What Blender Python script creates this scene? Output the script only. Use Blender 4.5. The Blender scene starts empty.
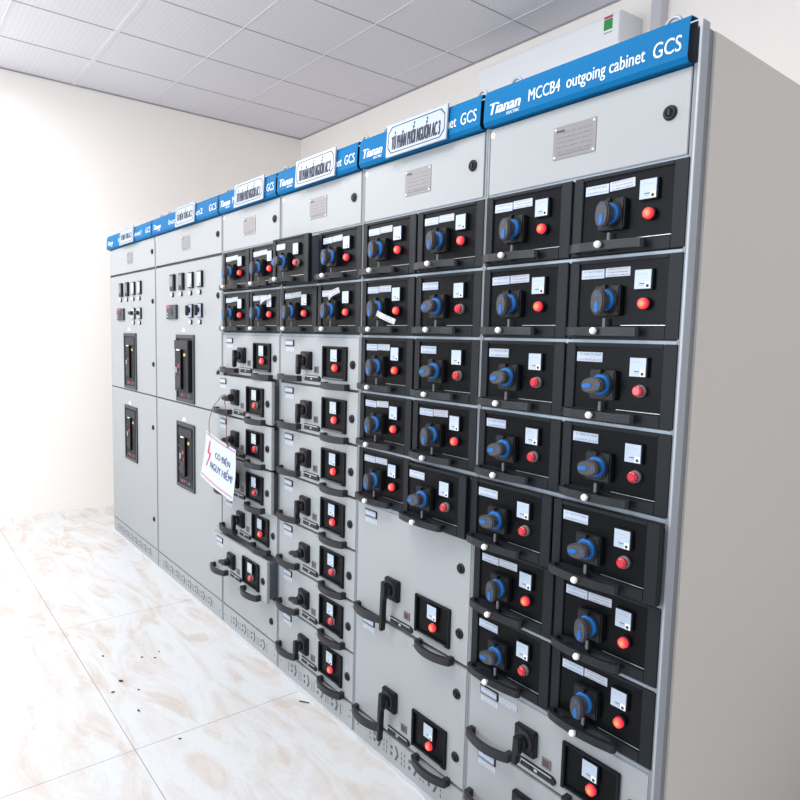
import bpy, bmesh, math, random
from math import sin, cos, pi, radians, hypot, atan2
from mathutils import Vector, Matrix
random.seed(7)
SC = bpy.context.scene
COL = SC.collection

# ------------------------------------------------------------------ materials
def srgb(r, g, b):
    f = lambda c: (c/255/12.92) if c/255 <= .04045 else ((c/255+.055)/1.055)**2.4
    return (f(r), f(g), f(b), 1)
def mat(name, col, rough=.5, metal=0, spec=.5, bump=0, bscale=400, emis=None, estr=0, var=0, vscale=3, coat=0):
    m = bpy.data.materials.new(name); m.use_nodes = True
    nt = m.node_tree; b = nt.nodes['Principled BSDF']
    b.inputs['Base Color'].default_value = col
    b.inputs['Roughness'].default_value = rough
    b.inputs['Metallic'].default_value = metal
    b.inputs['Specular IOR Level'].default_value = spec
    b.inputs['Coat Weight'].default_value = coat
    if emis:
        b.inputs['Emission Color'].default_value = emis
        b.inputs['Emission Strength'].default_value = estr
    if bump or var:
        tc = nt.nodes.new('ShaderNodeTexCoord')
    if bump:
        n = nt.nodes.new('ShaderNodeTexNoise'); n.inputs['Scale'].default_value = bscale
        nt.links.new(tc.outputs['Object'], n.inputs['Vector'])
        bp = nt.nodes.new('ShaderNodeBump'); bp.inputs['Strength'].default_value = bump; bp.inputs['Distance'].default_value = .001
        nt.links.new(n.outputs['Fac'], bp.inputs['Height']); nt.links.new(bp.outputs['Normal'], b.inputs['Normal'])
    if var:
        n = nt.nodes.new('ShaderNodeTexNoise'); n.inputs['Scale'].default_value = vscale; n.inputs['Detail'].default_value = 6
        nt.links.new(tc.outputs['Object'], n.inputs['Vector'])
        mx = nt.nodes.new('ShaderNodeMix'); mx.data_type = 'RGBA'
        mx.inputs['A'].default_value = tuple(c*(1-var) for c in col[:3])+(1,)
        mx.inputs['B'].default_value = tuple(min(1, c*(1+var)) for c in col[:3])+(1,)
        nt.links.new(n.outputs['Fac'], mx.inputs['Factor']); nt.links.new(mx.outputs['Result'], b.inputs['Base Color'])
    return m

M = {}
M['paint'] = mat('light_grey_paint', srgb(150, 153, 155), .45, bump=.08, bscale=600, var=.015)
M['frame'] = mat('frame_grey_paint', srgb(122, 126, 130), .5)
M['seam'] = mat('seam_dark_grey', srgb(88, 92, 96), .7)  # dark grey of the body front behind the doors and of drawer-side strips
M['zinc'] = mat('galvanised_steel', srgb(140, 149, 158), .5, .4, bump=.1, bscale=200, var=.06, vscale=40)
M['post'] = mat('end_post_steel', srgb(160, 165, 172), .45, .2)
M['side'] = mat('side_panel_paint', srgb(206, 200, 192), .5, bump=.1, bscale=500)
M['black'] = mat('satin_black_panel', srgb(5, 6, 9), .36, spec=.12)
M['blackf'] = mat('black_frame_plastic', srgb(20, 24, 29), .5, spec=.22)
M['bframe'] = mat('breaker_frame_plastic', srgb(58, 62, 70), .5, spec=.35)
M['hand'] = mat('dark_grey_handle_plastic', srgb(40, 40, 45), .5, spec=.35)
M['handb'] = mat('black_drawer_handle_plastic', srgb(30, 32, 37), .42, spec=.35)
M['sw'] = mat('switch_body_plastic', srgb(22, 24, 28), .45, spec=.3)
M['knob'] = mat('knob_grey_plastic', srgb(66, 65, 68), .5, spec=.35)
M['blue'] = mat('blue_plastic', srgb(12, 98, 172), .45, spec=.3)
M['banner'] = mat('banner_blue_paint', srgb(0, 98, 150), .6, spec=.12, var=.03)
M['white'] = mat('white_plastic', srgb(238, 240, 242), .35)
M['wletter'] = mat('white_lettering', srgb(204, 212, 218), .5)
M['ball'] = mat('white_ball_knob', srgb(245, 243, 240), .3)
M['steel'] = mat('brushed_steel', srgb(190, 192, 195), .3, .8)
M['plate'] = mat('nameplate_metal', srgb(124, 121, 123), .45, .2)
M['ink'] = mat('dark_ink', srgb(40, 44, 58), .7)
M['inkg'] = mat('grey_ink', srgb(110, 108, 112), .7)
M['navy'] = mat('navy_ink', srgb(45, 62, 98), .7)
M['redink'] = mat('red_ink', srgb(205, 45, 85), .6)
M['paper'] = mat('laminated_paper', srgb(180, 187, 198), .5)
M['placard'] = mat('placard_acrylic', srgb(158, 168, 184), .4)
M['acw'] = mat('air_conditioner_shell', srgb(240, 240, 242), .4)
M['green'] = mat('green_label', srgb(50, 150, 80), .6)
M['mface'] = mat('meter_face', srgb(172, 184, 198), .35)
M['lens_off'] = mat('red_lens_unlit', srgb(190, 22, 42), .25, coat=.5)
M['disp'] = mat('dark_red_display', srgb(84, 60, 62), .3)
M['screen'] = mat('grey_meter_display', srgb(108, 112, 118), .25)
M['string'] = mat('dark_red_string', srgb(110, 70, 80), .9)
M['dirt'] = mat('black_crumb', srgb(50, 46, 46), .9)
M['mortar'] = mat('white_sealant', srgb(190, 192, 195), .8, bump=.5, bscale=60)
M['pipe'] = mat('grey_white_trunking', srgb(200, 198, 202), .45)
M['yellow'] = mat('yellow_mark', srgb(190, 180, 90), .6)
M['dsteel'] = mat('dark_drawer_steel', srgb(98, 104, 112), .45, .3)
M['slotdark'] = mat('vent_opening_dark', srgb(84, 87, 92), .9)

def lens_on():
    m = bpy.data.materials.new('red_lens_lit'); m.use_nodes = True
    nt = m.node_tree; b = nt.nodes['Principled BSDF']
    tc = nt.nodes.new('ShaderNodeTexCoord'); g = nt.nodes.new('ShaderNodeVectorMath'); g.operation = 'LENGTH'
    sep = nt.nodes.new('ShaderNodeVectorMath'); sep.operation = 'MULTIPLY'; sep.inputs[1].default_value = (1, 0, 1)
    nt.links.new(tc.outputs['Object'], sep.inputs[0]); nt.links.new(sep.outputs[0], g.inputs[0])
    r = nt.nodes.new('ShaderNodeValToRGB')
    mr = nt.nodes.new('ShaderNodeMapRange'); mr.inputs['From Max'].default_value = .0125
    nt.links.new(g.outputs['Value'], mr.inputs['Value']); nt.links.new(mr.outputs[0], r.inputs[0])
    r.color_ramp.elements[0].color = (1, .42, .13, 1); r.color_ramp.elements[1].color = (1, .02, .05, 1); k = r.color_ramp.elements.new(.55); k.color = (1, .16, .08, 1)
    r.color_ramp.elements[0].position = .1; r.color_ramp.elements[-1].position = .95
    b.inputs['Base Color'].default_value = srgb(120, 8, 14)
    b.inputs['Roughness'].default_value = .4
    nt.links.new(r.outputs[0], b.inputs['Emission Color']); b.inputs['Emission Strength'].default_value = 1.0
    return m
M['lens_on'] = lens_on()

def print_mat(name, base, ink, rows, dens):
    """paper with rows of tiny illegible print, in the plane of the part's own x/z (Generated)"""
    m = bpy.data.materials.new(name); m.use_nodes = True
    nt = m.node_tree; N = nt.nodes.new; L = nt.links.new; b = nt.nodes['Principled BSDF']; b.inputs['Roughness'].default_value = .4
    tc = N('ShaderNodeTexCoord'); s = N('ShaderNodeSeparateXYZ'); L(tc.outputs['Generated'], s.inputs[0])
    def mth(op, a, bb=None, cc=None):
        n = N('ShaderNodeMath'); n.operation = op
        for i, v in enumerate((a, bb, cc)):
            if v is None: continue
            if isinstance(v, (int, float)): n.inputs[i].default_value = v
            else: L(v, n.inputs[i])
        return n.outputs[0]
    zr = mth('MULTIPLY', s.outputs['Z'], rows)
    fr = mth('FRACT', zr)
    band = mth('COMPARE', fr, .5, .2)
    cmb = N('ShaderNodeCombineXYZ'); L(mth('MULTIPLY', s.outputs['X'], dens), cmb.inputs[0]); L(mth('MULTIPLY', zr, 2.5), cmb.inputs[1])
    no = N('ShaderNodeTexNoise'); no.inputs['Scale'].default_value = 1; L(cmb.outputs[0], no.inputs['Vector'])
    on = mth('GREATER_THAN', no.outputs['Fac'], .47)
    mx_ = mth('COMPARE', s.outputs['X'], .5, .42); mz_ = mth('COMPARE', s.outputs['Z'], .5, .40)
    fac = mth('MULTIPLY', mth('MULTIPLY', band, on), mth('MULTIPLY', mx_, mz_))
    mx = N('ShaderNodeMix'); mx.data_type = 'RGBA'; L(fac, mx.inputs['Factor'])
    mx.inputs['A'].default_value = base; mx.inputs['B'].default_value = ink
    L(mx.outputs['Result'], b.inputs['Base Color'])
    return m
M['label'] = print_mat('printed_label', srgb(176, 186, 202), srgb(140, 150, 166), 2, 26)
M['label2'] = print_mat('printed_label_dense', srgb(182, 188, 198), srgb(125, 129, 142), 3, 34)
M['nplate'] = print_mat('engraved_nameplate', srgb(124, 121, 123), srgb(106, 103, 105), 7, 24)
M['note'] = print_mat('handwritten_note', srgb(190, 190, 196), srgb(130, 126, 138), 2, 14)

# floor: large polished tiles with beige marbling
def floor_mat():
    m = bpy.data.materials.new('marbled_floor_tile'); m.use_nodes = True
    nt = m.node_tree; N = nt.nodes.new; L = nt.links.new; b = nt.nodes['Principled BSDF']
    tc = N('ShaderNodeTexCoord')
    mp = N('ShaderNodeMapping'); mp.inputs['Rotation'].default_value = (0, 0, radians(-38)); mp.inputs['Scale'].default_value = (1.5, 5.0, 1)
    L(tc.outputs['Object'], mp.inputs[0])
    n1 = N('ShaderNodeTexNoise'); n1.inputs['Scale'].default_value = 1.3; n1.inputs['Detail'].default_value = 8; n1.inputs['Distortion'].default_value = 1.6; n1.inputs['Roughness'].default_value = .6
    L(mp.outputs[0], n1.inputs['Vector'])
    r = N('ShaderNodeValToRGB'); L(n1.outputs['Fac'], r.inputs[0])
    e = r.color_ramp.elements; e[0].position = .36; e[0].color = srgb(191, 181, 174); e[1].position = .56; e[1].color = srgb(201, 203, 204)
    k = e.new(.45); k.color = srgb(197, 193, 190)
    # fine brown veins
    n2 = N('ShaderNodeTexNoise'); n2.inputs['Scale'].default_value = 2.6; n2.inputs['Detail'].default_value = 5; n2.inputs['Distortion'].default_value = 2.5
    L(mp.outputs[0], n2.inputs['Vector'])
    a = N('ShaderNodeMath'); a.operation = 'SUBTRACT'; a.inputs[1].default_value = .5; L(n2.outputs['Fac'], a.inputs[0])
    a2 = N('ShaderNodeMath'); a2.operation = 'ABSOLUTE'; L(a.outputs[0], a2.inputs[0])
    a3 = N('ShaderNodeMapRange'); a3.inputs['From Max'].default_value = .03; a3.inputs['To Min'].default_value = .15; a3.inputs['To Max'].default_value = 0; L(a2.outputs[0], a3.inputs['Value'])
    mx = N('ShaderNodeMix'); mx.data_type = 'RGBA'; L(a3.outputs[0], mx.inputs['Factor']); L(r.outputs[0], mx.inputs['A']); mx.inputs['B'].default_value = srgb(178, 160, 148)
    # grout lines at x = -1.58 + .8 i , y = -.69 + .8 j
    s = N('ShaderNodeSeparateXYZ'); L(tc.outputs['Object'], s.inputs[0])
    def line(o, off):
        x = N('ShaderNodeMath'); x.operation = 'ADD'; x.inputs[1].default_value = off; L(o, x.inputs[0])
        y = N('ShaderNodeMath'); y.operation = 'PINGPONG'; y.inputs[1].default_value = .6; L(x.outputs[0], y.inputs[0])
        z = N('ShaderNodeMath'); z.operation = 'LESS_THAN'; z.inputs[1].default_value = .0013; L(y.outputs[0], z.inputs[0])
        return z.outputs[0]
    mxx = N('ShaderNodeMath'); mxx.operation = 'MAXIMUM'; L(line(s.outputs['X'], 1.578+12), mxx.inputs[0]); L(line(s.outputs['Y'], .69+12), mxx.inputs[1])
    m2 = N('ShaderNodeMix'); m2.data_type = 'RGBA'; L(mxx.outputs[0], m2.inputs['Factor']); L(mx.outputs['Result'], m2.inputs['A']); m2.inputs['B'].default_value = srgb(138, 126, 120)
    L(m2.outputs['Result'], b.inputs['Base Color']); b.inputs['Roughness'].default_value = .22
    b.inputs['Specular IOR Level'].default_value = .4
    return m
M['floor'] = floor_mat()
def wall_mat(name, c):
    return mat(name, c, .75, bump=.15, bscale=150, var=.015, vscale=1.2)
M['wall'] = wall_mat('cream_wall_paint', srgb(252, 245, 238))
# ceiling: 60 cm metal tiles, each with rows of small perforations
def ceil_mat():
    m = bpy.data.materials.new('perforated_ceiling_tile'); m.use_nodes = True
    nt = m.node_tree; N = nt.nodes.new; L = nt.links.new; b = nt.nodes['Principled BSDF']; b.inputs['Roughness'].default_value = .6
    tc = N('ShaderNodeTexCoord'); s = N('ShaderNodeSeparateXYZ'); L(tc.outputs['Object'], s.inputs[0])
    def pp(o, per):
        y = N('ShaderNodeMath'); y.operation = 'PINGPONG'; y.inputs[1].default_value = per; L(o, y.inputs[0]); return y.outputs[0]
    cmb = N('ShaderNodeCombineXYZ'); L(pp(s.outputs['X'], .015), cmb.inputs[0]); L(pp(s.outputs['Y'], .015), cmb.inputs[1])
    ln = N('ShaderNodeVectorMath'); ln.operation = 'LENGTH'; L(cmb.outputs[0], ln.inputs[0])
    lt = N('ShaderNodeMath'); lt.operation = 'LESS_THAN'; lt.inputs[1].default_value = .006; L(ln.outputs['Value'], lt.inputs[0])
    mx = N('ShaderNodeMix'); mx.data_type = 'RGBA'; L(lt.outputs[0], mx.inputs['Factor'])
    mx.inputs['A'].default_value = srgb(222, 221, 228); mx.inputs['B'].default_value = srgb(210, 209, 217)
    L(mx.outputs['Result'], b.inputs['Base Color'])
    return m
M['ceil'] = ceil_mat()
M['tgap'] = mat('ceiling_tile_gap', srgb(158, 156, 162), .7)
M['tbar'] = mat('ceiling_grid_bar', srgb(222, 220, 226), .5)

# ------------------------------------------------------------------ mesh builder
class MB:
    def __init__(s): s.bm = bmesh.new(); s.mats = []
    def _m(s, faces, m):
        if m not in s.mats: s.mats.append(m)
        i = s.mats.index(m)
        for f in faces: f.material_index = i
    def box(s, x0, x1, y0, y1, z0, z1, m='paint', bev=0, seg=2):
        t = bmesh.new(); bmesh.ops.create_cube(t, size=1)
        for v in t.verts:
            v.co = Vector(((x0+x1)/2+v.co.x*(x1-x0), (y0+y1)/2+v.co.y*(y1-y0), (z0+z1)/2+v.co.z*(z1-z0)))
        if bev: bmesh.ops.bevel(t, geom=t.edges[:], offset=bev, segments=seg, affect='EDGES')
        s._merge(t, m); return s
    def _merge(s, t, m, smooth=False):
        me = bpy.data.meshes.new('tmp'); t.to_mesh(me); t.free()
        n = len(s.bm.faces); s.bm.from_mesh(me); bpy.data.meshes.remove(me)
        s.bm.faces.ensure_lookup_table(); fs = s.bm.faces[n:]
        s._m(fs, m)
        if smooth:
            for f in fs: f.smooth = True
    def cyl(s, c, axis, r, h, m='paint', seg=24, r2=None, bev=0):
        """cylinder starting at c, going h along axis ('x','y','z', '-y')"""
        t = bmesh.new(); bmesh.ops.create_cone(t, cap_ends=True, segments=seg, radius1=r, radius2=r if r2 is None else r2, depth=abs(h))
        if bev:
            es = [e for e in t.edges if e.verts[0].co.z > 0 and e.verts[1].co.z > 0 and any(len(f.verts) > 4 for f in e.link_faces)]
            bmesh.ops.bevel(t, geom=es, offset=bev, segments=3, affect='EDGES')
        bmesh.ops.translate(t, verts=t.verts, vec=(0, 0, abs(h)/2))
        R = {'z': Matrix(), '-z': Matrix.Rotation(pi, 3, 'X'), 'y': Matrix.Rotation(-pi/2, 3, 'X'), '-y': Matrix.Rotation(pi/2, 3, 'X'), 'x': Matrix.Rotation(pi/2, 3, 'Y'), '-x': Matrix.Rotation(-pi/2, 3, 'Y')}[axis]
        bmesh.ops.transform(t, matrix=R.to_4x4(), verts=t.verts)
        bmesh.ops.translate(t, verts=t.verts, vec=c)
        for f in t.faces: f.smooth = len(f.verts) == 4
        me = bpy.data.meshes.new('tmp'); t.to_mesh(me); t.free()
        n = len(s.bm.faces); s.bm.from_mesh(me); bpy.data.meshes.remove(me); s.bm.faces.ensure_lookup_table(); s._m(s.bm.faces[n:], m); return s
    def sphere(s, c, r, m, sc=(1, 1, 1), seg=16):
        t = bmesh.new(); bmesh.ops.create_uvsphere(t, u_segments=seg, v_segments=seg//2+2, radius=r)
        for v in t.verts: v.co = Vector((c[0]+v.co.x*sc[0], c[1]+v.co.y*sc[1], c[2]+v.co.z*sc[2]))
        s._merge(t, m, True); return s
    def prism(s, pts, a0, a1, axis='z', m='paint', bev=0):
        """polygon extruded between a0 and a1; axis z: pts=(x,y); axis y: pts=(x,z); axis x: pts=(y,z)"""
        t = bmesh.new()
        def P(p, a): return (p[0], p[1], a) if axis == 'z' else ((p[0], a, p[1]) if axis == 'y' else (a, p[0], p[1]))
        A = [t.verts.new(P(p, a0)) for p in pts]; B = [t.verts.new(P(p, a1)) for p in pts]; n = len(pts)
        t.faces.new(A); t.faces.new(B[::-1])
        for i in range(n): t.faces.new((A[i], B[i], B[(i+1) % n], A[(i+1) % n]))
        bmesh.ops.recalc_face_normals(t, faces=t.faces[:])
        if bev: bmesh.ops.bevel(t, geom=t.edges[:], offset=bev, segments=2, affect='EDGES')
        s._merge(t, m); return s
    def frame(s, x0, x1, z0, z1, w, y0, y1, m, bev=0):
        if not isinstance(w, tuple): w = (w, w, w, w)   # left right bottom top
        s.box(x0, x0+w[0], y0, y1, z0, z1, m, bev); s.box(x1-w[1], x1, y0, y1, z0, z1, m, bev)
        s.box(x0+w[0], x1-w[1], y0, y1, z0, z0+w[2], m, bev); s.box(x0+w[0], x1-w[1], y0, y1, z1-w[3], z1, m, bev); return s
    def tube(s, pts, r, m, seg=8):
        t = bmesh.new(); pts = [Vector(p) for p in pts]; rings = []
        for i, p in enumerate(pts):
            d = (pts[min(i+1, len(pts)-1)]-pts[max(i-1, 0)]).normalized()
            u = d.orthogonal().normalized() if i == 0 else (u-d*u.dot(d)).normalized(); w = d.cross(u)
            rings.append([t.verts.new(p+u*r*cos(2*pi*k/seg)+w*r*sin(2*pi*k/seg)) for k in range(seg)])
        for a, b in zip(rings, rings[1:]):
            for k in range(seg): t.faces.new((a[k], a[(k+1) % seg], b[(k+1) % seg], b[k]))
        t.faces.new(rings[0][::-1]); t.faces.new(rings[-1])
        bmesh.ops.recalc_face_normals(t, faces=t.faces[:])
        s._merge(t, m, True); return s
    def torus(s, c, R, r, m, plane='xz', seg=24):
        pts = []
        for i in range(seg+1):
            a = 2*pi*i/seg
            pts.append((c[0]+R*cos(a), c[1], c[2]+R*sin(a)) if plane == 'xz' else (c[0], c[1]+R*cos(a), c[2]+R*sin(a)))
        return s.tube(pts, r, m, 8)
    def data(s, name):
        me = bpy.data.meshes.new(name); s.bm.to_mesh(me); s.bm.free()
        for k in s.mats: me.materials.append(M[k])
        return me

def obj(name, me, parent=None, loc=(0, 0, 0), rot=(0, 0, 0), label=None):
    if isinstance(me, MB): me = me.data(name)
    o = bpy.data.objects.new(name, me); COL.objects.link(o); o.location = loc; o.rotation_euler = rot
    if parent: o.parent = parent
    if label: o['label'] = label
    return o
def thing(name, label, cat, loc=(0, 0, 0), group=None):
    o = bpy.data.objects.new(name, None); COL.objects.link(o); o.location = loc; o.empty_display_size = .1
    o['label'] = label; o['category'] = cat
    if group: o['group'] = group
    return o
def tag(o, label, cat, group=None):
    o['label'] = label; o['category'] = cat
    if group: o['group'] = group
    return o
def struct(name, mb, loc=(0, 0, 0)):
    o = obj(name, mb, None, loc); o['kind'] = 'structure'; return o

def text_data(name, txt, width, height, m, bold=0, shear=0, depth=.0006, spacing=1):
    """text mesh lying in the x/z plane, facing -y, fitted to width x height, origin at left baseline"""
    cu = bpy.data.curves.new(name, 'FONT'); cu.body = txt; cu.size = 1; cu.extrude = .01; cu.shear = shear; cu.space_character = spacing
    cu.resolution_u = 3
    o = bpy.data.objects.new(name, cu); COL.objects.link(o)
    bpy.context.view_layer.update()
    dg = bpy.context.evaluated_depsgraph_get()
    me = bpy.data.meshes.new_from_object(o.evaluated_get(dg)); bpy.data.objects.remove(o); bpy.data.curves.remove(cu)
    xs = [v.co.x for v in me.vertices]; ys = [v.co.y for v in me.vertices]
    x0, x1, y0, y1 = min(xs), max(xs), min(ys), max(ys)
    for v in me.vertices:
        x, y, z = v.co
        v.co = ((x-x0)/(x1-x0)*width, -(z+.01)/.02*depth, (y-y0)/(y1-y0)*height)
    if bold:
        w0 = bold*height*.9; bm = bmesh.new()
        for k in (-1, 0, 1):
            n = len(bm.verts); bm.from_mesh(me); bm.verts.ensure_lookup_table()
            for v in bm.verts[n:]: v.co.x += k*w0; v.co.y -= .00004*k
        bm.to_mesh(me); bm.free()
    me.materials.clear(); me.materials.append(M[m]); me.name = name
    return me

# ------------------------------------------------------------------ room
X0, YB, H = -5.16, 2.02, 3.444
struct('floor', MB().box(X0, 3.0, -4.5, YB, -.1, 0, 'floor'))
struct('wall_left', MB().box(X0-.15, X0, -4.5, YB+.15, 0, H+.3, 'wall'))
struct('wall_back', MB().box(X0, 3.0, YB, YB+.15, 0, H+.3, 'wall'))
struct('ceiling', MB().box(X0, 3.0, -4.5, YB, H, H+.02, 'ceil'))
g = MB()
xs = [-2.739+.6*i for i in range(-3, 10)]
for x in xs: g.box(x-.002, x+.002, -4.5, YB, H-.003, H, 'tgap')
for j in range(-10, 1):
    y = 1.749+.6*j; w = .004
    if abs(y+.051) < .01: w = .014
    g.box(X0, 3.0, y-w, y+w, H-.004, H, 'tbar')
o = struct('trim_1', g)
o = struct('trim_2', MB().box(X0, X0+.015, -4.5, YB, H-.008, H, 'tgap').box(X0, 3, YB-.012, YB, H-.008, H, 'tgap'))
# bead of white sealant where the cabinets meet the floor
mb = MB(); x = -4.40; rr = random.Random(3)
pts = []
while x < .03:
    pts.append((x, -.006-.016*rr.random())); x += .035
mb.prism(pts+[(.03, .02), (-4.40, .02)], 0, .005, 'z', 'mortar')
struct('trim_3', mb)

# ------------------------------------------------------------------ shared part meshes
D = {}
# -- black drawer front (.3 wide, .2 module).  origin = lower left corner of its module, face at y=0
D['bface'] = (MB().box(.004, .296, .009, .016, .010, .198, 'blackf', .001)
              .frame(.004, .296, .010, .198, (.026, .033, .028, .009), 0, .011, 'blackf', .0015)
              .box(.010, .290, .016, .30, .016, .188, 'dsteel')).data('drawer_unit')
D['bpanel'] = (MB().box(.030, .263, .0005, .0045, .032, .180, 'black', .0008)
               .box(.150, .262, -.0005, .0015, .0318, .0330, 'steel')).data('front_panel')  # thin bright strip stands in for the highlight along the panel's lower edge
D['lab_s'] = MB().box(0, .064, -.0018, .0006, 0, .022, 'label', .0004).data('name_label')
D['lab_d'] = MB().box(0, .066, -.0018, .0006, 0, .021, 'label2', .0004).data('name_label')
D['lab_l'] = (MB().box(-.001, .076, -.0012, .0006, -.001, .025, 'blackf').box(0, .073, -.0022, .0006, 0.001, .024, 'label', .0004)).data('name_label')
# meter: 48 mm square body with white dial, dark lower corner, black dot
def meter_mb(w=.046, h=.046, d=.010):
    m = MB().box(0, w+.002, -d, .002, -.001, h+.002, 'blackf', .001)
    m.box(.002, w-.001, -d-.0012, -d, .001, h, 'mface', .0004)
    m.box(w*.32, w*.62, -d-.0016, -d, h*.27, h*.31, 'ink'); m.box(w*.32, w*.60, -d-.0016, -d, h*.19, h*.20, 'inkg')
    m.box(w*.66, w*.95, -d-.0018, -d, h*.05, h*.36, 'white')
    m.cyl((w*.80, -d, h*.17), '-y', w*.085, .0028, 'ink', 16)
    for i in range(5):
        a = radians(120+i*12); m.box(w*.2+.13*w*i, w*.2+.13*w*i+.0012, -d-.0015, -d, h*.72+sin(i*pi/4)*.003, h*.76+sin(i*pi/4)*.003, 'inkg')
    return m
D['meter'] = meter_mb().data('meter')
# lamp
def lamp_mb(lens):
    m = MB().cyl((0, .001, 0), '-y', .0148, .012, 'blackf' if lens == 'lens_on' else 'inkg', 24, .0142)
    m.cyl((0, -.009, 0), '-y', .0125, .013, lens, 28, .0118, bev=.003)
    return m
D['lamp_on'] = lamp_mb('lens_on').data('indicator_lamp'); D['lamp_off'] = lamp_mb('lens_off').data('indicator_lamp')
# rotary switch: square plate, blue ring, pistol knob
D['splate'] = (MB().box(-.033, .033, -.018, .002, -.033, .033, 'sw', .003)
               .cyl((0, -.017, 0), '-y', .029, .005, 'sw', 32).box(-.004, .004, -.030, -.018, .026, .034, 'sw', .001)).data('switch_plate')
D['sring'] = MB().cyl((0, -.019, 0), '-y', .0265, .010, 'blue', 32, .0235, bev=.001).data('switch_ring')
def knob_mb():
    m = MB().cyl((0, -.028, 0), '-y', .0185, .014, 'knob', 28, .014)
    pts = []
    for i in range(32):
        a = 2*pi*i/32; r = 1; x = .0185*(abs(cos(a))**.8)*(1 if cos(a) > 0 else -1); z = .029*(abs(sin(a))**.9)*(1 if sin(a) > 0 else -1)
        pts.append((x, z-.004))
    m.prism(pts, -.055, -.037, 'y', 'knob', .0035)
    p2 = [(.0055*cos(2*pi*i/16), .013*sin(2*pi*i/16)-.016) for i in range(16)]
    m.prism(p2, -.0562, -.0545, 'y', 'blue')
    m.prism([(0, .016), (.004, .010), (-.004, .010)], -.0560, -.0545, 'y', 'blue')
    for f in m.bm.faces: f.smooth = False
    return m
D['knob'] = knob_mb().data('switch_knob')
# black drawer pull: flat bow with a finger opening, ribbed front, lug
def bpull():
    m = MB()
    out = [(.000, -.004), (.002, -.026), (.014, -.035), (.040, -.042), (.075, -.046), (.115, -.046), (.155, -.042), (.195, -.033), (.201, -.026), (.202, -.018)]
    inn = [(.188, -.018), (.155, -.030), (.128, -.034), (.114, -.028), (.106, -.018), (.100, -.004), (.070, -.004), (.066, -.020), (.060, -.029), (.045, -.030), (.022, -.026), (.014, -.020), (.012, -.004)]
    m.prism(out+inn, .006, .026, 'z', 'handb')
    for i in range(4): m.prism([(.115+i*.001, -.0472), (.155, -.0432), (.188, -.0355), (.188, -.034), (.155, -.041), (.115, -.045)], .008+i*.0045, .0098+i*.0045, 'z', 'handb')
    m.box(.012, .178, -.0015, .004, .008, .022, 'handb', .001)
    m.box(.030, .060, -.030, -.002, .006, .010, 'handb')
    m.box(.182, .192, -.020, .0015, .010, .022, 'handb')
    m.box(.098, .106, -.014, -.010, .024, .048, 'inkg', .001)      # little grey lug above the white ball
    return m
D['bpull'] = bpull().data('pull_handle')
D['ball'] = MB().cyl((0, 0, 0), '-y', .0045, .012, 'ball', 12).sphere((0, -.013, 0), .0085, 'ball').data('latch_knob')

# -- grey drawer face .6 wide; h = height.  origin = lower left corner of module
def gface(h):
    m = MB().box(.008, .592, 0, .014, .005, h-.005, 'paint', .0015)
    m.box(.020, .578, .014, .32, .015, h-.02, 'dsteel')
    for k in range(3): m.box(.578, .580, .04+.07*k, .07+.07*k, .05, h-.06, 'seam')
    return m
D['gface'] = gface(.199).data('drawer_unit'); D['gface2'] = gface(.397).data('drawer_unit')
D['glabel'] = (MB().box(0, .070, -.004, .001, 0, .026, 'sw', .001).box(.004, .066, -.0048, -.004, .004, .023, 'label')).data('name_label')
D['gstick'] = MB().box(0, .066, -.001, .001, 0, .016, 'label2').data('name_label')
D['gstick_l'] = MB().box(0, .068, -.001, .001, 0, .017, 'label2').data('name_label')
D['win'] = (MB().box(.003, .165, -.001, .002, .003, .124, 'black')
            .frame(0, .168, 0, .127, (.010, .007, .009, .006), -.010, 0, 'blackf', .0018)
            .box(.014, .150, -.0115, -.0095, .0030, .0060, 'inkg')).data('indicator_window')
D['gplate'] = (MB().box(-.033, .033, -.016, .002, -.033, .033, 'sw', .003).cyl((0, -.015, 0), '-y', .027, .006, 'hand', 32)
               .cyl((0, -.002, .020), '-y', .004, .0165, 'redink', 10)).data('switch_plate')
def lever(L, top=.026):
    m = MB().cyl((0, -.018, 0), '-y', .020, .020, 'sw', 28, .017)
    w = .011
    m.prism([(-w, top), (w, top), (w+.004, -.012), (w*.75, -.028), (w*.75, -L+.006), (0, -L), (-w*.75, -L+.006), (-w, -.02)], -.052, -.033, 'y', 'sw', .0025)
    for i in range(3): m.box(-.004, .004, -.0530, -.0515, .012-.010*i, .016-.010*i, 'hand')
    return m
D['lever'] = lever(.056).data('switch_lever'); D['lever2'] = lever(.142, .036).data('switch_lever')
D['disp'] = (MB().frame(0, .026, 0, .022, .003, -.003, 0, 'inkg').box(.003, .023, -.0015, .001, .003, .019, 'disp')).data('counter_display')
D['slot'] = (MB().box(0, .108, -.004, .001, 0, .018, 'sw', .001).box(.004, .104, -.0055, -.004, .013, .016, 'steel')
             .box(.010, .034, -.0048, -.004, .004, .010, 'hand').box(.048, .058, -.0052, -.004, .005, .010, 'mface').box(.066, .090, -.0048, -.004, .004, .010, 'hand')
             .cyl((-.002, .001, .009), '-y', .005, .007, 'steel', 12).cyl((.110, .001, .009), '-y', .007, .009, 'sw', 12)).data('position_slot')
def gpull(w=.166):
    m = MB(); n = 16; out = []; inn = []
    for i in range(n+1):
        t = i/n; x = w*t; b = -.026-.024*sin(pi*t)**.8
        out.append((x, b)); inn.append((x if 0 < i < n else (x+(.014 if i == 0 else -.014)), b+.014))
    # bow and two posts
    inn2 = [p for p in inn if .014 < p[0] < w-.014]
    poly = [(0, 0)]+out+[(w, 0), (w-.016, 0)]+[(w-.016, inn2[-1][1])]+inn2[::-1]+[(.016, inn2[0][1]), (.016, 0)]
    m.prism(poly, -.012, .012, 'z', 'hand')
    m.cyl((.012, -.040, .0), '-y', .003, .002, 'inkg', 10)
    return m
D['gpull'] = gpull().data('pull_handle'); D['gpull_l'] = gpull(.165).data('pull_handle')
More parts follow.
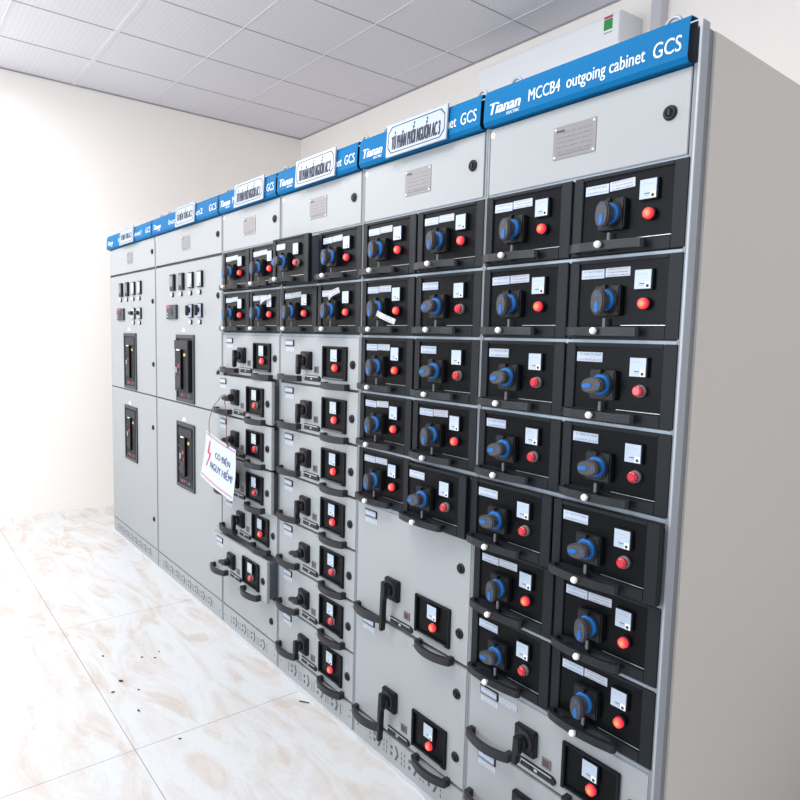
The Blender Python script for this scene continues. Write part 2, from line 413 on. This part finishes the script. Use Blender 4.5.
for k in ('gpull', 'gpull_l', 'bpull'):
    pass
D['lock'] = (MB().cyl((0, .002, 0), '-y', .0165, .008, 'sw', 28, .0150, bev=.002).cyl((0, -.0062, 0), '-y', .0095, .001, 'black', 20)
             .box(-.0025, .0025, -.0085, -.007, -.006, .006, 'hand')).data('door_lock')
D['plate'] = (MB().box(0, .126, -.0014, .001, 0, .080, 'nplate').box(.010, .034, -.0018, -.0014, .066, .070, 'ink')
              .box(.015, .110, -.0018, -.0014, .009, .0125, 'inkg'))
for x in (.006, .120):
    for z in (.006, .074): D['plate'].cyl((x, -.001, z), '-y', .0028, .0018, 'white', 10)
D['plate'] = D['plate'].data('name_plate')
D['eye'] = (MB().torus((0, 0, .050), .019, .0045, 'post').cyl((0, 0, 0), 'z', .009, .034, 'steel', 16)).data('lifting_eye')

def parts_black(p, on, single, rr):
    obj('front_panel', D['bpanel'], p)
    if single: obj('name_label', D['lab_l'], p, (.034, .0006, .142))
    else:
        obj('name_label', D['lab_s'], p, (.036, .0006, .144), (0, radians(rr.uniform(-1, 1)), 0))
        obj('name_label', D['lab_d'], p, (.103, .0006, .146), (0, radians(rr.uniform(-3, .5)), 0))
    obj('meter', D['meter'], p, (.185, .0006, .113)).scale = (.95, 1, .95)
    obj('switch_plate', D['splate'], p, (.119, .0006, .090)).scale = (1.06, 1, 1.06)
    obj('switch_ring', D['sring'], p, (.119, .0006, .090), label='blue ring')
    obj('switch_knob', D['knob'], p, (.119, .0006, .090), (0, 0 if on else radians(80+rr.uniform(-3, 3)), 0))
    obj('indicator_lamp', D['lamp_on' if on else 'lamp_off'], p, (.213, .0006, .081), label='glowing red lamp' if on else 'unlit red lamp')
    obj('pull_handle', D['bpull'], p, (.006, 0, 0)).scale = (1, .87, 1)
    obj('latch_knob', D['ball'], p, (.106, -.037, .017), label='white ball knob')
    for ch in p.children: ch.location += Vector((.006, 0, .010) if ch.name.split('.')[0] in ('pull_handle', 'latch_knob') else (-.001, .004, .009))

def parts_grey(p, on, big=False, rowh=.199, rr=random):
    z0 = 0
    obj('name_label', D['glabel'], p, (.052, 0, rowh-.045))
    obj('name_label', D['gstick_l' if big else 'gstick'], p, (.055, 0, rowh-.067))
    if big:
        obj('switch_plate', D['gplate'], p, (.227, 0, .131)).scale = (1.12, 1, 1.12)
        obj('switch_lever', D['lever2'], p, (.227, 0, .131), (0, radians(3), 0))
    else:
        obj('switch_plate', D['gplate'], p, (.234, 0, .099)).scale = (1.1, 1, 1.12)
        obj('switch_lever', D['lever'], p, (.234, 0, .098), (0, radians(3) if on else radians(82), 0))
    obj('counter_display', D['disp'], p, (.287, 0, .048 if big else .052)).scale = (1.15, 1, 1.2)
    obj('position_slot', D['slot'], p, (.214, 0, .009 if big else .018)).scale = (1.04, 1, 1.3)
    obj('indicator_window', D['win'], p, (.348 if big else .354, 0, .031 if big else .034))
    obj('meter', D['meter'], p, (.413 if big else .418, -.001, .098 if big else .103))
    obj('indicator_lamp', D['lamp_on' if on else 'lamp_off'], p, (.442 if big else .448, .003, .075 if big else .080), label='glowing red lamp' if on else 'unlit red lamp').scale = (1.1, 1, 1.1)
    obj('door_lock', D['lock'], p, (.555, 0, .096))
    if big: obj('door_lock', D['lock'], p, (.552, 0, .300))
    obj('pull_handle', D['gpull'], p, (.020 if big else .020, 0, .010 if big else .023)).scale = (1, .92, 1)
    obj('pull_handle', D['gpull'], p, (.369 if big else .370, 0, .000 if big else .011)).scale = (1, .92, 1)

ROW = .1986
ZT, ZB = 1.895, .107
def zrow(r): return ZT-ROW*(r)     # bottom of row r (1-based)

def vents(w, x0, x1, n, big):
    m = MB(); u = (x1-x0)/n
    for i in range(n):
        c = x0+u*(i+.5); s = 1.0 if big else .8
        for sx in (-.42, .42):
            for k in range(3): m.box(c+sx*u-.0015, c+sx*u+.0015, -.0008, .001, .030+k*.018*s, .041+k*.018*s, 'slotdark')
        for z in (.043, .066): m.box(c-.20*u, c-.20*u+.011, -.0008, .001, z-.006, z+.006, 'slotdark')
        q = u*.04
        m.prism([(c+q, .030), (c+q+.010, .030), (c+q+.022, .054), (c+q+.012, .054)], -.0008, .001, 'y', 'slotdark')
        m.prism([(c+q, .080), (c+q+.010, .080), (c+q+.022, .056), (c+q+.012, .056)], -.0008, .001, 'y', 'slotdark')
    return m

def cabinet(x, w, label, banner_txt, txt_x0, txt_x1, plate_x, vent):
    t = thing('switchgear_cabinet', label, 'electrical cabinet', (x, 0, 0), 'switchgear cabinets in one row')
    b = MB().box(.003, w-.003, .018, .98, .004, 2.165, 'paint')
    b.box(.001, w-.001, .016, .020, .004, 2.16, 'seam')
    obj('body', b, t)
    # front posts
    obj('corner_post', MB().box(-.0005, .009, .002, .018, .006, 2.085, 'frame', .001), t)
    obj('corner_post', MB().box(w-.009, w-.0005, .002, .018, .006, 2.085, 'frame', .001), t)
    pm = vents(w, *vent)
    pm.box(.008, w-.008, 0, .016, .004, .101, 'paint', .001).cyl((.030, .001, .050), '-y', .004, .002, 'inkg', 10).cyl((w-.030, .001, .050), '-y', .004, .002, 'inkg', 10)
    obj('plinth', pm, t)
    td = obj('top_door', MB().box(.011, w-.011, 0, .014, 1.900, 2.080, 'paint', .0015), t)
    obj('name_plate', D['plate'], td, (plate_x, 0, 1.953))
    obj('door_lock', D['lock'], td, (w-.055, 0, 1.995))
    obj('inspection_sticker', MB().cyl((.020, .001, 2.062), '-y', .0075, .0015, 'white', 16).box(.016, .024, -.0008, -.0004, 2.061, 2.063, 'ink'), td)
    # blue banner with bevelled top and bottom, open ends
    prof = [(.014, 2.180), (-.012, 2.178), (-.018, 2.164), (-.0212, 2.095), (-.015, 2.084), (.014, 2.083)]
    inn = [(.014, 2.085), (-.014, 2.086), (-.0192, 2.096), (-.016, 2.163), (-.011, 2.176), (.014, 2.178)]
    bn = obj('banner', MB().prism(prof+inn, .001, w-.013, 'x', 'banner').box(.004, w-.013, .014, .0165, 2.08, 2.175, 'dsteel'), t)
    for sx in (.18, .82): pass
    lean = atan2(.003, .068); S = w < .7
    obj('logo_lettering', text_data('logo', 'Tianan', .108 if S else .125, .030, 'wletter', bold=.06, shear=.22), bn, (.0245 if S else .035, -.0208, 2.110), (-lean, 0, 0))
    obj('logo_lettering', text_data('logo', 'ELECTRIC', .045, .0075, 'wletter', bold=.05, shear=.2), bn, (.0865 if S else .11, -.0214, 2.098), (-lean, 0, 0))
    obj('title_lettering', text_data('title', banner_txt, txt_x1-txt_x0, .040, 'wletter', bold=.010), bn, (txt_x0-.0025, -.0212, 2.1025), (-lean, 0, 0))
    gw = .064 if S else .09
    obj('title_lettering', text_data('title', 'GCS', gw, .033, 'wletter', bold=.012), bn, (w-.0275-gw, -.0210, 2.1100), (-lean, 0, 0))
    for ex in (.027, w-.106):
        for ey in (.08, .88): obj('lifting_eye', D['eye'], t, (ex, ey, 2.165))
    return t

def rails(t, w, rows, split):
    m = MB()
    for r in range(rows+1):
        z = zrow(r)-.001
        m.box(.009, w-.009, .004, .018, z-.003, z+.008, 'zinc', .001)
    if split:
        m.box(w/2-.003, w/2+.003, .006, .018, zrow(rows), zrow(0), 'blackf')
    obj('divider_rails', m, t)

def black_rows(t, states, pulls=None, singles=(), seed=1):
    pulls = pulls or {}
    rr = random.Random(seed)
    for r, row in enumerate(states, 1):
        for c, on in enumerate(row):
            py = -pulls.get((r, c), 0)
            d = obj('drawer_unit', D['bface'], t, (.3*c, py, zrow(r)))
            if py: d['label'] = 'black drawer standing slightly out of line'
            parts_black(d, on, (not on) or (r, c) in singles, rr)

# ------------------------------------------------------------------ the six cabinets
XC = [-4.4, -3.4, -2.4, -1.8, -1.2, -.6]
def big_cabinet(x, label, txt, dx, horiz):
    t = cabinet(x, 1.0, label, txt, .30, .82 if 0 else .80, .445+dx, (.09, .88, 8, False))
    # two tall doors
    md = obj('middle_door', MB().box(.012, .988, 0, .014, 1.099, 1.886, 'paint', .0015), t)
    ld = obj('lower_door', MB().box(.012, .988, 0, .014, .108, 1.091, 'paint', .0015), t)
    for z in (1.69, 1.297): obj('door_lock', D['lock'], md, (.947, 0, z))
    for z in (.893, .297): obj('door_lock', D['lock'], ld, (.928, 0, z))
    for i, xx in enumerate((.283, .423)):
        obj('digital_meter', MB().box(0, .064, -.014, .001, 0, .094, 'sw', .002).box(.012, .050, -.0155, -.014, .024, .084, 'screen'), md, (xx+dx, 0, 1.738))
    for i, xx in enumerate((.562, .692)):
        obj('analogue_meter', MB().box(0, .062, -.012, .001, 0, .086, 'sw', .002).box(.006, .056, -.0135, -.012, .006, .080, 'mface').box(.040, .052, -.0142, -.0135, .010, .022, 'inkg'), md, (xx+dx, 0, 1.742))
    for xx in (.302, .442, .585, .715):
        obj('push_button', MB().cyl((0, .001, 0), '-y', .013, .008, 'sw', 20).cyl((0, -.006, 0), '-y', .010, .008, 'white', 20, bev=.002), md, (xx+dx, 0, 1.716))
    rl = MB().box(0, .156, -.013, .001, 0, .082, 'bframe', .002).box(.008, .070, -.0145, -.013, .066, .078, 'redink').cyl((.085, -.013, .042), '-y', .020, .002, 'hand', 24).box(.012, .030, -.0142, -.013, .030, .036, 'mface').box(.012, .030, -.0142, -.013, .014, .020, 'mface')
    obj('protection_relay', rl, md, (.222+dx, 0, 1.576))
    for xx in (.555, .685):
        obj('selector_switch', MB().box(0, .062, -.010, .001, 0, .074, 'sw', .001).box(.004, .058, -.012, -.010, .004, .070, 'mface')
            .cyl((.031, -.011, .040), '-y', .014, .010, 'sw', 20), md, (xx+dx, 0, 1.582))
        k = MB().prism([(-.009, .026), (.009, .026), (.012, -.006), (.004, -.030), (-.004, -.030), (-.012, -.006)], -.034, -.018, 'y', 'hand', .002)
        obj('selector_knob', k, md, (xx+dx+.031, 0, 1.622), (0, radians(90) if horiz else 0, 0))
        obj('push_button', MB().cyl((0, .001, 0), '-y', .013, .008, 'sw', 20).cyl((0, -.006, 0), '-y', .010, .008, 'white', 20, bev=.002), md, (xx+dx+.031, 0, 1.558))
    def breaker(door, z0, out, lbl):
        fr = obj('breaker', MB().frame(0, .275, 0, .382, (.018, .020, .022, .020), -.008, 0, 'bframe', .002)
                 .box(.002, .273, -.002, .001, .002, .380, 'black'), door, (.358+dx, 0, z0), label=lbl)
        f = -.024 if out else -.004
        m = MB().box(.030, .235, f, 0, .062, .350, 'blackf', .002)
        m.box(.030, .235, f-.003, f, .300, .350, 'sw', .001)
        m.box(.135, .155, f-.012, f, .075, .300, 'black', .002)
        m.box(.065, .110, f-.004, f, .292, .299, 'white')
        m.box(.172, .196, f-.002, f, .262, .278, 'yellow')
        m.box(.085, .100, f-.003, f, .195, .215, 'redink').box(.104, .116, f-.003, f, .160, .176, 'redink')
        m.box(.110, .124, f-.003, f, .200, .218, 'green').box(.050, .062, f-.003, f, .165, .195, 'mface')
        m.box(.055, .122, f-.003, f, .085, .150, 'hand')
        for k in range(4): m.box(.036, .044, f-.002, f, .10+.045*k, .112+.045*k, 'inkg')
        obj('breaker_front', m, fr)
        obj('status_window', MB().box(.030, .240, -.004, -.001, .026, .056, 'sw').box(.080, .100, -.006, -.004, .034, .048, 'redink').box(.118, .130, -.006, -.004, .036, .048, 'inkg').cyl((.200, -.002, .041), '-y', .008, .006, 'inkg', 14), fr)
    breaker(md, 1.106, not horiz, 'black air circuit breaker with a red and a green button')
    breaker(ld, .606, False, 'black air circuit breaker with a red and a green button')
    for d, z in ((md, 1.512), (ld, 1.005)):
        obj('door_sticker', MB().prism([(.44+dx, z-.008), (.49+dx, z-.008), (.485+dx, z+.004), (.465+dx, z+.014), (.445+dx, z+.004)], -.0012, .001, 'y', 'white'), d)
    return t

big_cabinet(XC[0], 'farthest left light grey cabinet, with two stacked circuit breakers', 'Incoming cabinet1', -.022, True)
big_cabinet(XC[1], 'second light grey cabinet from the left, with two stacked circuit breakers', 'Incoming cabinet2', 0, False)

# third cabinet
t3 = cabinet(XC[2], .6, 'light grey cabinet under placard AC 1, grey drawers pulled out, danger sign hanging on it', 'MCCB1 outgoing cabinet', .163, .492, .236, (.10, .50, 4, False))
rails(t3, .6, 2, True); black_rows(t3, [(1, 1), (1, 1)], seed=3)
for r, on, pull in ((3, 1, 0), (4, 0, .034), (5, 0, .034), (6, 0, .034), (7, 1, .004), (8, 0, .052)):
    d = obj('drawer_unit', D['gface'], t3, (0, -pull, zrow(r)), label='grey drawer pulled partly out' if pull > .02 else None)
    parts_grey(d, on)
bl = obj('blank_cover', MB().box(.011, .589, 0, .014, .110, .302, 'paint', .0015), t3)
obj('door_lock', D['lock'], bl, (.538, 0, .198))
# fourth cabinet
t4 = cabinet(XC[3], .6, 'light grey cabinet with four black drawers over seven grey drawers, under placard AC 2', 'MCCB2 outgoing cabinet', .163, .492, .236, (.09, .52, 4, False))
rails(t4, .6, 2, True); black_rows(t4, [(0, 1), (1, 1)], {(1, 0): .040}, {(2, 1)}, seed=4)
for r, on in ((3, 1), (4, 1), (5, 1), (6, 1), (7, 0), (8, 0), (9, 1)):
    parts_grey(obj('drawer_unit', D['gface'], t4, (0, 0, zrow(r))), on)
# fifth cabinet
t5 = cabinet(XC[4], .6, 'light grey cabinet with ten black drawers over two tall grey drawers, under placard AC 3', 'MCCB3 outgoing cabinet', .163, .492, .236, (.10, .50, 4, True))
rails(t5, .6, 5, True); black_rows(t5, [(1, 1), (1, 0), (1, 0), (1, 1), (1, 0)], {(5, 1): .034}, seed=5)
for zb in (.506, .107):
    parts_grey(obj('drawer_unit', D['gface2'], t5, (0, 0, zb)), 1, True, .397)
# sixth cabinet
t6 = cabinet(XC[5], .6, 'nearest light grey cabinet at the right end, with fourteen black drawers', 'MCCB4  outgoing cabinet', .163, .492, .232, (.10, .50, 4, True))
rails(t6, .6, 7, True)
black_rows(t6, [(1, 1), (1, 1), (0, 0), (0, 0), (0, 0), (1, 1), (0, 1)], {(5, 0): .022, (5, 1): .024}, seed=6)
for r in (8, 9):
    d = obj('drawer_unit', D['gface'], t6, (0, 0, zrow(r))); parts_grey(d, 1)
    if r == 8: obj('name_label', D['lab_d'], d, (.127, 0, .156))
# right end of the row
obj('end_post', MB().box(.5995, .606, .000, .030, .006, 2.170, 'post', .001), t6)
obj('end_post', MB().box(.600, .603, .030, .052, .006, 2.160, 'frame'), t6)
obj('side_panel', MB().box(.597, .608, .052, .98, .010, 2.160, 'side', .002), t6, label='beige grey side panel')

# ------------------------------------------------------------------ placards on the banners
def placard(x0, x1, n, label):
    w = x1-x0; h = .102
    t = thing('placard', label, 'sign', (x0-.008, -.0285, 2.083), 'white placards on the blue banners')
    t.rotation_euler = (-radians(3), 0, 0)
    obj('board', MB().box(0, w, -.003, .003, 0, h, 'placard', .0006), t)
    c = .018
    def ring(i, m, k):
        o = [(i+c, i), (w-i-c, i), (w-i, i+c), (w-i, h-i-c), (w-i-c, h-i), (i+c, h-i), (i, h-i-c), (i, i+c)]
        j = i+.0026
        q = [(j+c, j), (w-j-c, j), (w-j, j+c), (w-j, h-j-c), (w-j-c, h-j), (j+c, h-j), (j, h-j-c), (j, j+c)]
        for a in range(8):
            b = (a+1) % 8; m.prism([o[a], o[b], q[b], q[a]], -.0036, -.003, 'y', 'ink')
    m = MB(); ring(.009, m, 0); obj('border_line', m, t)
    obj('lettering', text_data('placard_text', n, w*.80, .066, 'ink', bold=.032, spacing=1.08), t, (w*.10, -.003, .0185))
placard(XC[0]+.365, XC[0]+.665, 'TỦ ĐIỆN TỔNG AC 1', 'white placard on the blue banner, farthest left of the five')
placard(XC[1]+.435, XC[1]+.715, 'TỦ ĐIỆN TỔNG AC 2', 'white placard on the blue banner, second from the left of the five')
placard(XC[2]+.205, XC[2]+.500, 'TỦ PHÂN PHỐI NGUỒN AC 1', 'white placard ending in AC 1, on the banner of the cabinet with pulled-out grey drawers')
placard(XC[3]+.178, XC[3]+.466, 'TỦ PHÂN PHỐI NGUỒN AC 2', 'white placard ending in AC 2, between the AC 1 and AC 3 placards')
placard(XC[4]+.175, XC[4]+.467, 'TỦ PHÂN PHỐI NGUỒN AC 3', 'white placard ending in AC 3, largest and nearest, left of the GCS letters')

# ------------------------------------------------------------------ hanging danger sign
TL, TR, BL, BR = Vector((-2.358, -.104, 1.022)), Vector((-2.028, -.100, .972)), Vector((-2.365, -.132, .800)), Vector((-2.000, -.128, .742))
def sheet(u, v, off=0):
    p = (TL*(1-u)+TR*u)*(1-v)+(BL*(1-u)+BR*u)*v
    p.y += .006*sin(pi*v)-.004*sin(pi*u)*v
    return Vector((p.x, p.y-off, p.z-.004*sin(pi*u)))
sg = thing('danger_sign', 'white laminated danger sign with red bolt, hanging by a string from a grey drawer switch', 'sign', tuple((BL+BR)/2))
def loc(p): return Vector(p)-sg.location
def patch(name, m, quads, off=.0012, th=.0005, lab=None):
    bm = bmesh.new()
    for (u0, v0, u1, v1, n, k) in quads:
        g = [[bm.verts.new(loc(sheet(u0+(u1-u0)*i/n, v0+(v1-v0)*j/k, off))) for i in range(n+1)] for j in range(k+1)]
        h = [[bm.verts.new(loc(sheet(u0+(u1-u0)*i/n, v0+(v1-v0)*j/k, off-th))) for i in range(n+1)] for j in range(k+1)]
        for j in range(k):
            for i in range(n):
                bm.faces.new((g[j][i], g[j+1][i], g[j+1][i+1], g[j][i+1])); bm.faces.new((h[j][i], h[j][i+1], h[j+1][i+1], h[j+1][i]))
        for j in range(k):
            bm.faces.new((g[j][0], h[j][0], h[j+1][0], g[j+1][0])); bm.faces.new((g[j][n], g[j+1][n], h[j+1][n], h[j][n]))
        for i in range(n):
            bm.faces.new((g[0][i], g[0][i+1], h[0][i+1], h[0][i])); bm.faces.new((g[k][i], h[k][i], h[k][i+1], g[k][i+1]))
    bmesh.ops.recalc_face_normals(bm, faces=bm.faces[:])
    me = bpy.data.meshes.new(name); bm.to_mesh(me); bm.free(); me.materials.append(M[m])
    for f in me.polygons: f.use_smooth = False
    return obj(name, me, sg, label=lab)
patch('sheet', 'paper', [(0, 0, 1, 1, 14, 10)], 0, .0014)
patch('border_line', 'redink', [(.02, .055, .98, .068, 10, 1), (.02, .92, .98, .932, 10, 1)], .0006, .0004, 'thin red lines')
patch('border_line', 'navy', [(.02, .035, .98, .041, 10, 1), (.02, .945, .98, .951, 10, 1)], .0006, .0004, 'thin blue lines')
def on_sheet(me, u0, v0, u1, v1, off=.0008):
    xs = [v.co.x for v in me.vertices]; zs = [v.co.z for v in me.vertices]; a, b, c, d = min(xs), max(xs), min(zs), max(zs)
    for v in me.vertices:
        u = u0+(v.co.x-a)/(b-a)*(u1-u0); w = v1+(v.co.z-c)/(d-c)*(v0-v1)
        y = v.co.y; v.co = loc(sheet(u, w, off-y))
    return me
obj('lettering', on_sheet(text_data('sign_text', 'CÓ ĐIỆN', .2, .05, 'navy', bold=.013), .36, .26, .84, .46), sg, label='dark blue lettering')
obj('lettering', on_sheet(text_data('sign_text', 'NGUY HIỂM!', .25, .05, 'navy', bold=.013), .245, .47, .93, .69), sg, label='dark blue lettering')
bolt = MB().prism([(.42, 1.0), (.62, 1.0), (.48, .58), (.95, .56), (.40, .02), (.22, 0), (.62, .48), (.15, .50)], -.0005, 0, 'y', 'redink').data('bolt')
obj('bolt_symbol', on_sheet(bolt, .10, .16, .23, .72), sg, label='red lightning bolt')
lev = Vector((-2.4+.234, -.030-.044, zrow(4)+.098))
lp = [sheet(.12, .03, .001), Vector((-2.33, -.10, 1.07)), Vector((-2.29, -.098, 1.14)), Vector((-2.225, -.096, 1.185)), Vector((-2.208, -.088, 1.206)), Vector((-2.195, -.075, 1.2105)), Vector((-2.185, -.088, 1.206)), Vector((-2.150, -.096, 1.16)), Vector((-2.125, -.100, 1.10)), Vector((-2.112, -.108, 1.05)), Vector((-2.108, -.106, 1.01)), sheet(.77, .03, .001)]
def smooth(P, n=5):
    out = []
    for i in range(len(P)-1):
        a, b, c, d = P[max(i-1, 0)], P[i], P[i+1], P[min(i+2, len(P)-1)]
        for k in range(n):
            t = k/n; out.append(.5*((2*b)+(c-a)*t+(2*a-5*b+4*c-d)*t*t+(3*b-a-3*c+d)*t**3))
    out.append(P[-1]); return out
obj('string', MB().tube([loc(p) for p in smooth(lp)], .0016, 'string', 6), sg)
kn = sheet(.77, .03, .004)
obj('knot', MB().tube([loc(kn+Vector((.004*sin(i*1.3), -.002-.003*cos(i*1.3), .0035*i))) for i in range(16)], .0022, 'string', 6), sg)

# ------------------------------------------------------------------ loose paper tags
def paper_tag(loc_, rot, w, h, label, curl=.01, m='note'):
    bm = bmesh.new(); n = 10
    top = []; bot = []
    for i in range(n+1):
        u = i/n; y = -curl*sin(u*pi)
        top.append(((u-.5)*w, y, h/2)); bot.append(((u-.5)*w, y, -h/2))
    vs = []
    for off in (0, .0006):
        vs.append(([bm.verts.new((p[0], p[1]+off, p[2])) for p in top], [bm.verts.new((p[0], p[1]+off, p[2])) for p in bot]))
    for i in range(n):
        (a, b), (c, d) = vs
        bm.faces.new((a[i], b[i], b[i+1], a[i+1])); bm.faces.new((c[i], c[i+1], d[i+1], d[i]))
        bm.faces.new((a[i], a[i+1], c[i+1], c[i])); bm.faces.new((b[i], d[i], d[i+1], b[i+1]))
    bm.faces.new((vs[0][0][0], vs[1][0][0], vs[1][1][0], vs[0][1][0])); bm.faces.new((vs[0][0][n], vs[0][1][n], vs[1][1][n], vs[1][0][n]))
    bmesh.ops.recalc_face_normals(bm, faces=bm.faces[:])
    me = bpy.data.meshes.new('paper_tag'); bm.to_mesh(me); bm.free(); me.materials.append(M[m])
    o = obj('paper_tag', me, None, loc_, rot); tag(o, label, 'tag', 'paper tags stuck on drawers'); return o
paper_tag((-1.915, -.012, 1.652), (0, radians(-16), 0), .105, .016, 'narrow white paper strip slanting over a black drawer meter of the AC 1 cabinet')
paper_tag((-1.375, -.004, 1.655), (0, radians(-24), 0), .080, .022, 'crumpled white paper tag beside the meter on the AC 2 cabinet second row right drawer', .014)
paper_tag((-1.010, -.034, 1.565), (radians(-8), radians(17), 0), .105, .018, 'white paper strip dangling slantwise below a glowing lamp on the AC 3 cabinet', .010)

# ------------------------------------------------------------------ air conditioner and trunking on the back wall
ac = thing('air_conditioner', 'white wall mounted air conditioner partly hidden behind the blue banners', 'air conditioner', (-1.945, 2.0, 2.975))
prof = [(2.020, 2.98), (1.86, 2.975), (1.815, 3.01), (1.800, 3.06), (1.800, 3.25), (1.808, 3.268), (1.828, 3.275), (2.020, 3.285)]
obj('housing', MB().prism(prof, -2.47, -1.425, 'x', 'acw', .004), ac)
obj('louvre', MB().prism([(1.870, 2.9755), (1.812, 3.012), (1.808, 3.008), (1.866, 2.970)], -2.42, -1.50, 'x', 'white'), ac)
obj('energy_label', MB().box(-1.520, -1.462, 1.7985, 1.8003, 3.163, 3.258, 'white').box(-1.518, -1.464, 1.798, 1.7986, 3.185, 3.240, 'green')
    .box(-1.518, -1.464, 1.798, 1.7986, 3.243, 3.256, 'redink').box(-1.516, -1.466, 1.798, 1.7986, 3.168, 3.172, 'inkg'), ac, label='green energy label')
tk = obj('cable_trunking', MB().box(-1.338, -1.276, 1.955, 2.020, 0, H-.015, 'pipe', .003), None)
tag(tk, 'pale grey vertical trunking on the wall right of the air conditioner', 'trunking')

# ------------------------------------------------------------------ crumbs on the floor
def crumb(x, y, s, label, e=1.6):
    m = MB().sphere((0, 0, s*.45), s, 'dirt', (e, .8, .45), 8)
    for v in m.bm.verts: v.co += Vector((random.uniform(-1, 1), random.uniform(-1, 1), 0))*s*.2
    o = obj('floor_debris', m, None, (x, y, .0005), (0, 0, random.uniform(0, 3)))
    tag(o, label, 'debris', 'crumbs of dirt on the floor')

for (x, y), s_, lb in zip([(-2.367, -.598), (-2.091, -.595), (-2.02, -.647), (-1.979, -.556), (-2.254, -.457), (-2.214, -.411), (-2.262, -.377), (-1.821, -.604), (-1.546, -.539)],
        [.005, .007, .005, .004, .004, .004, .004, .005, .004],
        ['small black crumb nearest the left edge of the floor', 'largest black crumb on the pale floor', 'black crumb in front of the largest one', 'tiny crumb just right of the largest crumb',
         'leftmost of three tiny crumbs behind the largest crumb', 'rightmost of three tiny crumbs behind the largest crumb', 'farthest of the tiny crumbs behind the largest crumb',
         'crumb on the tile just behind the grout line', 'crumb nearest the long grout line, right of the others']):
    crumb(x, y, s_, lb)
c_ = obj('wire_offcut', MB().box(-.022, .022, -.003, .003, 0, .003, 'dirt', .0008), None, (-1.489, -.045, .0005), (0, 0, radians(35))); tag(c_, 'short black wire offcut on the floor near the AC 2 cabinet', 'wire')

for ch in ac.children: ch.location = -ac.location

# ------------------------------------------------------------------ light
def area(name, loc, rot, sx, sy, e, col):
    l = bpy.data.lights.new(name, 'AREA'); l.shape = 'RECTANGLE'; l.size = sx; l.size_y = sy; l.energy = e; l.color = col
    o = bpy.data.objects.new(name, l); COL.objects.link(o); o.location = loc; o.rotation_euler = rot; return o
# daylight through the window in the front wall, and the lamps in the ceiling
area('window_daylight', (-1.6, -4.3, 1.9), (radians(92), 0, 0), 3.0, 1.8, 95, (.84, .92, 1))
area('ceiling_lamp', (-4.4, -1.9, H-.10), (0, 0, 0), .6, 1.2, 88, (.96, .98, 1))
area('ceiling_lamp', (-.9, -1.5, H-.06), (0, 0, 0), 1.3, 1.3, 50, (1, .955, .91))
w = bpy.data.worlds.new('room_light'); SC.world = w; w.use_nodes = True
bg = w.node_tree.nodes['Background']; bg.inputs[0].default_value = (.88, .93, 1, 1); bg.inputs[1].default_value = .78

# ------------------------------------------------------------------ camera
cd = bpy.data.cameras.new('camera'); cam = bpy.data.objects.new('camera', cd); COL.objects.link(cam)
R = Matrix(((0.6231428492, -0.0881570684, 0.7771237487), (0.7817280858, 0.0392364021, -0.6223838885), (0.0243759991, 0.9953335300, 0.0933647397)))
cam.matrix_world = Matrix.Translation((0.73479, -1.36125, 1.49562)) @ R.to_4x4()
cd.sensor_width = 36; cd.lens = 654.69/800*36; cd.clip_start = .05
SC.camera = cam
SC.view_settings.view_transform = 'Standard'; SC.view_settings.look = 'None'; SC.view_settings.gamma = 1
SC.view_settings.use_curve_mapping = False; SC.view_settings.exposure = .25
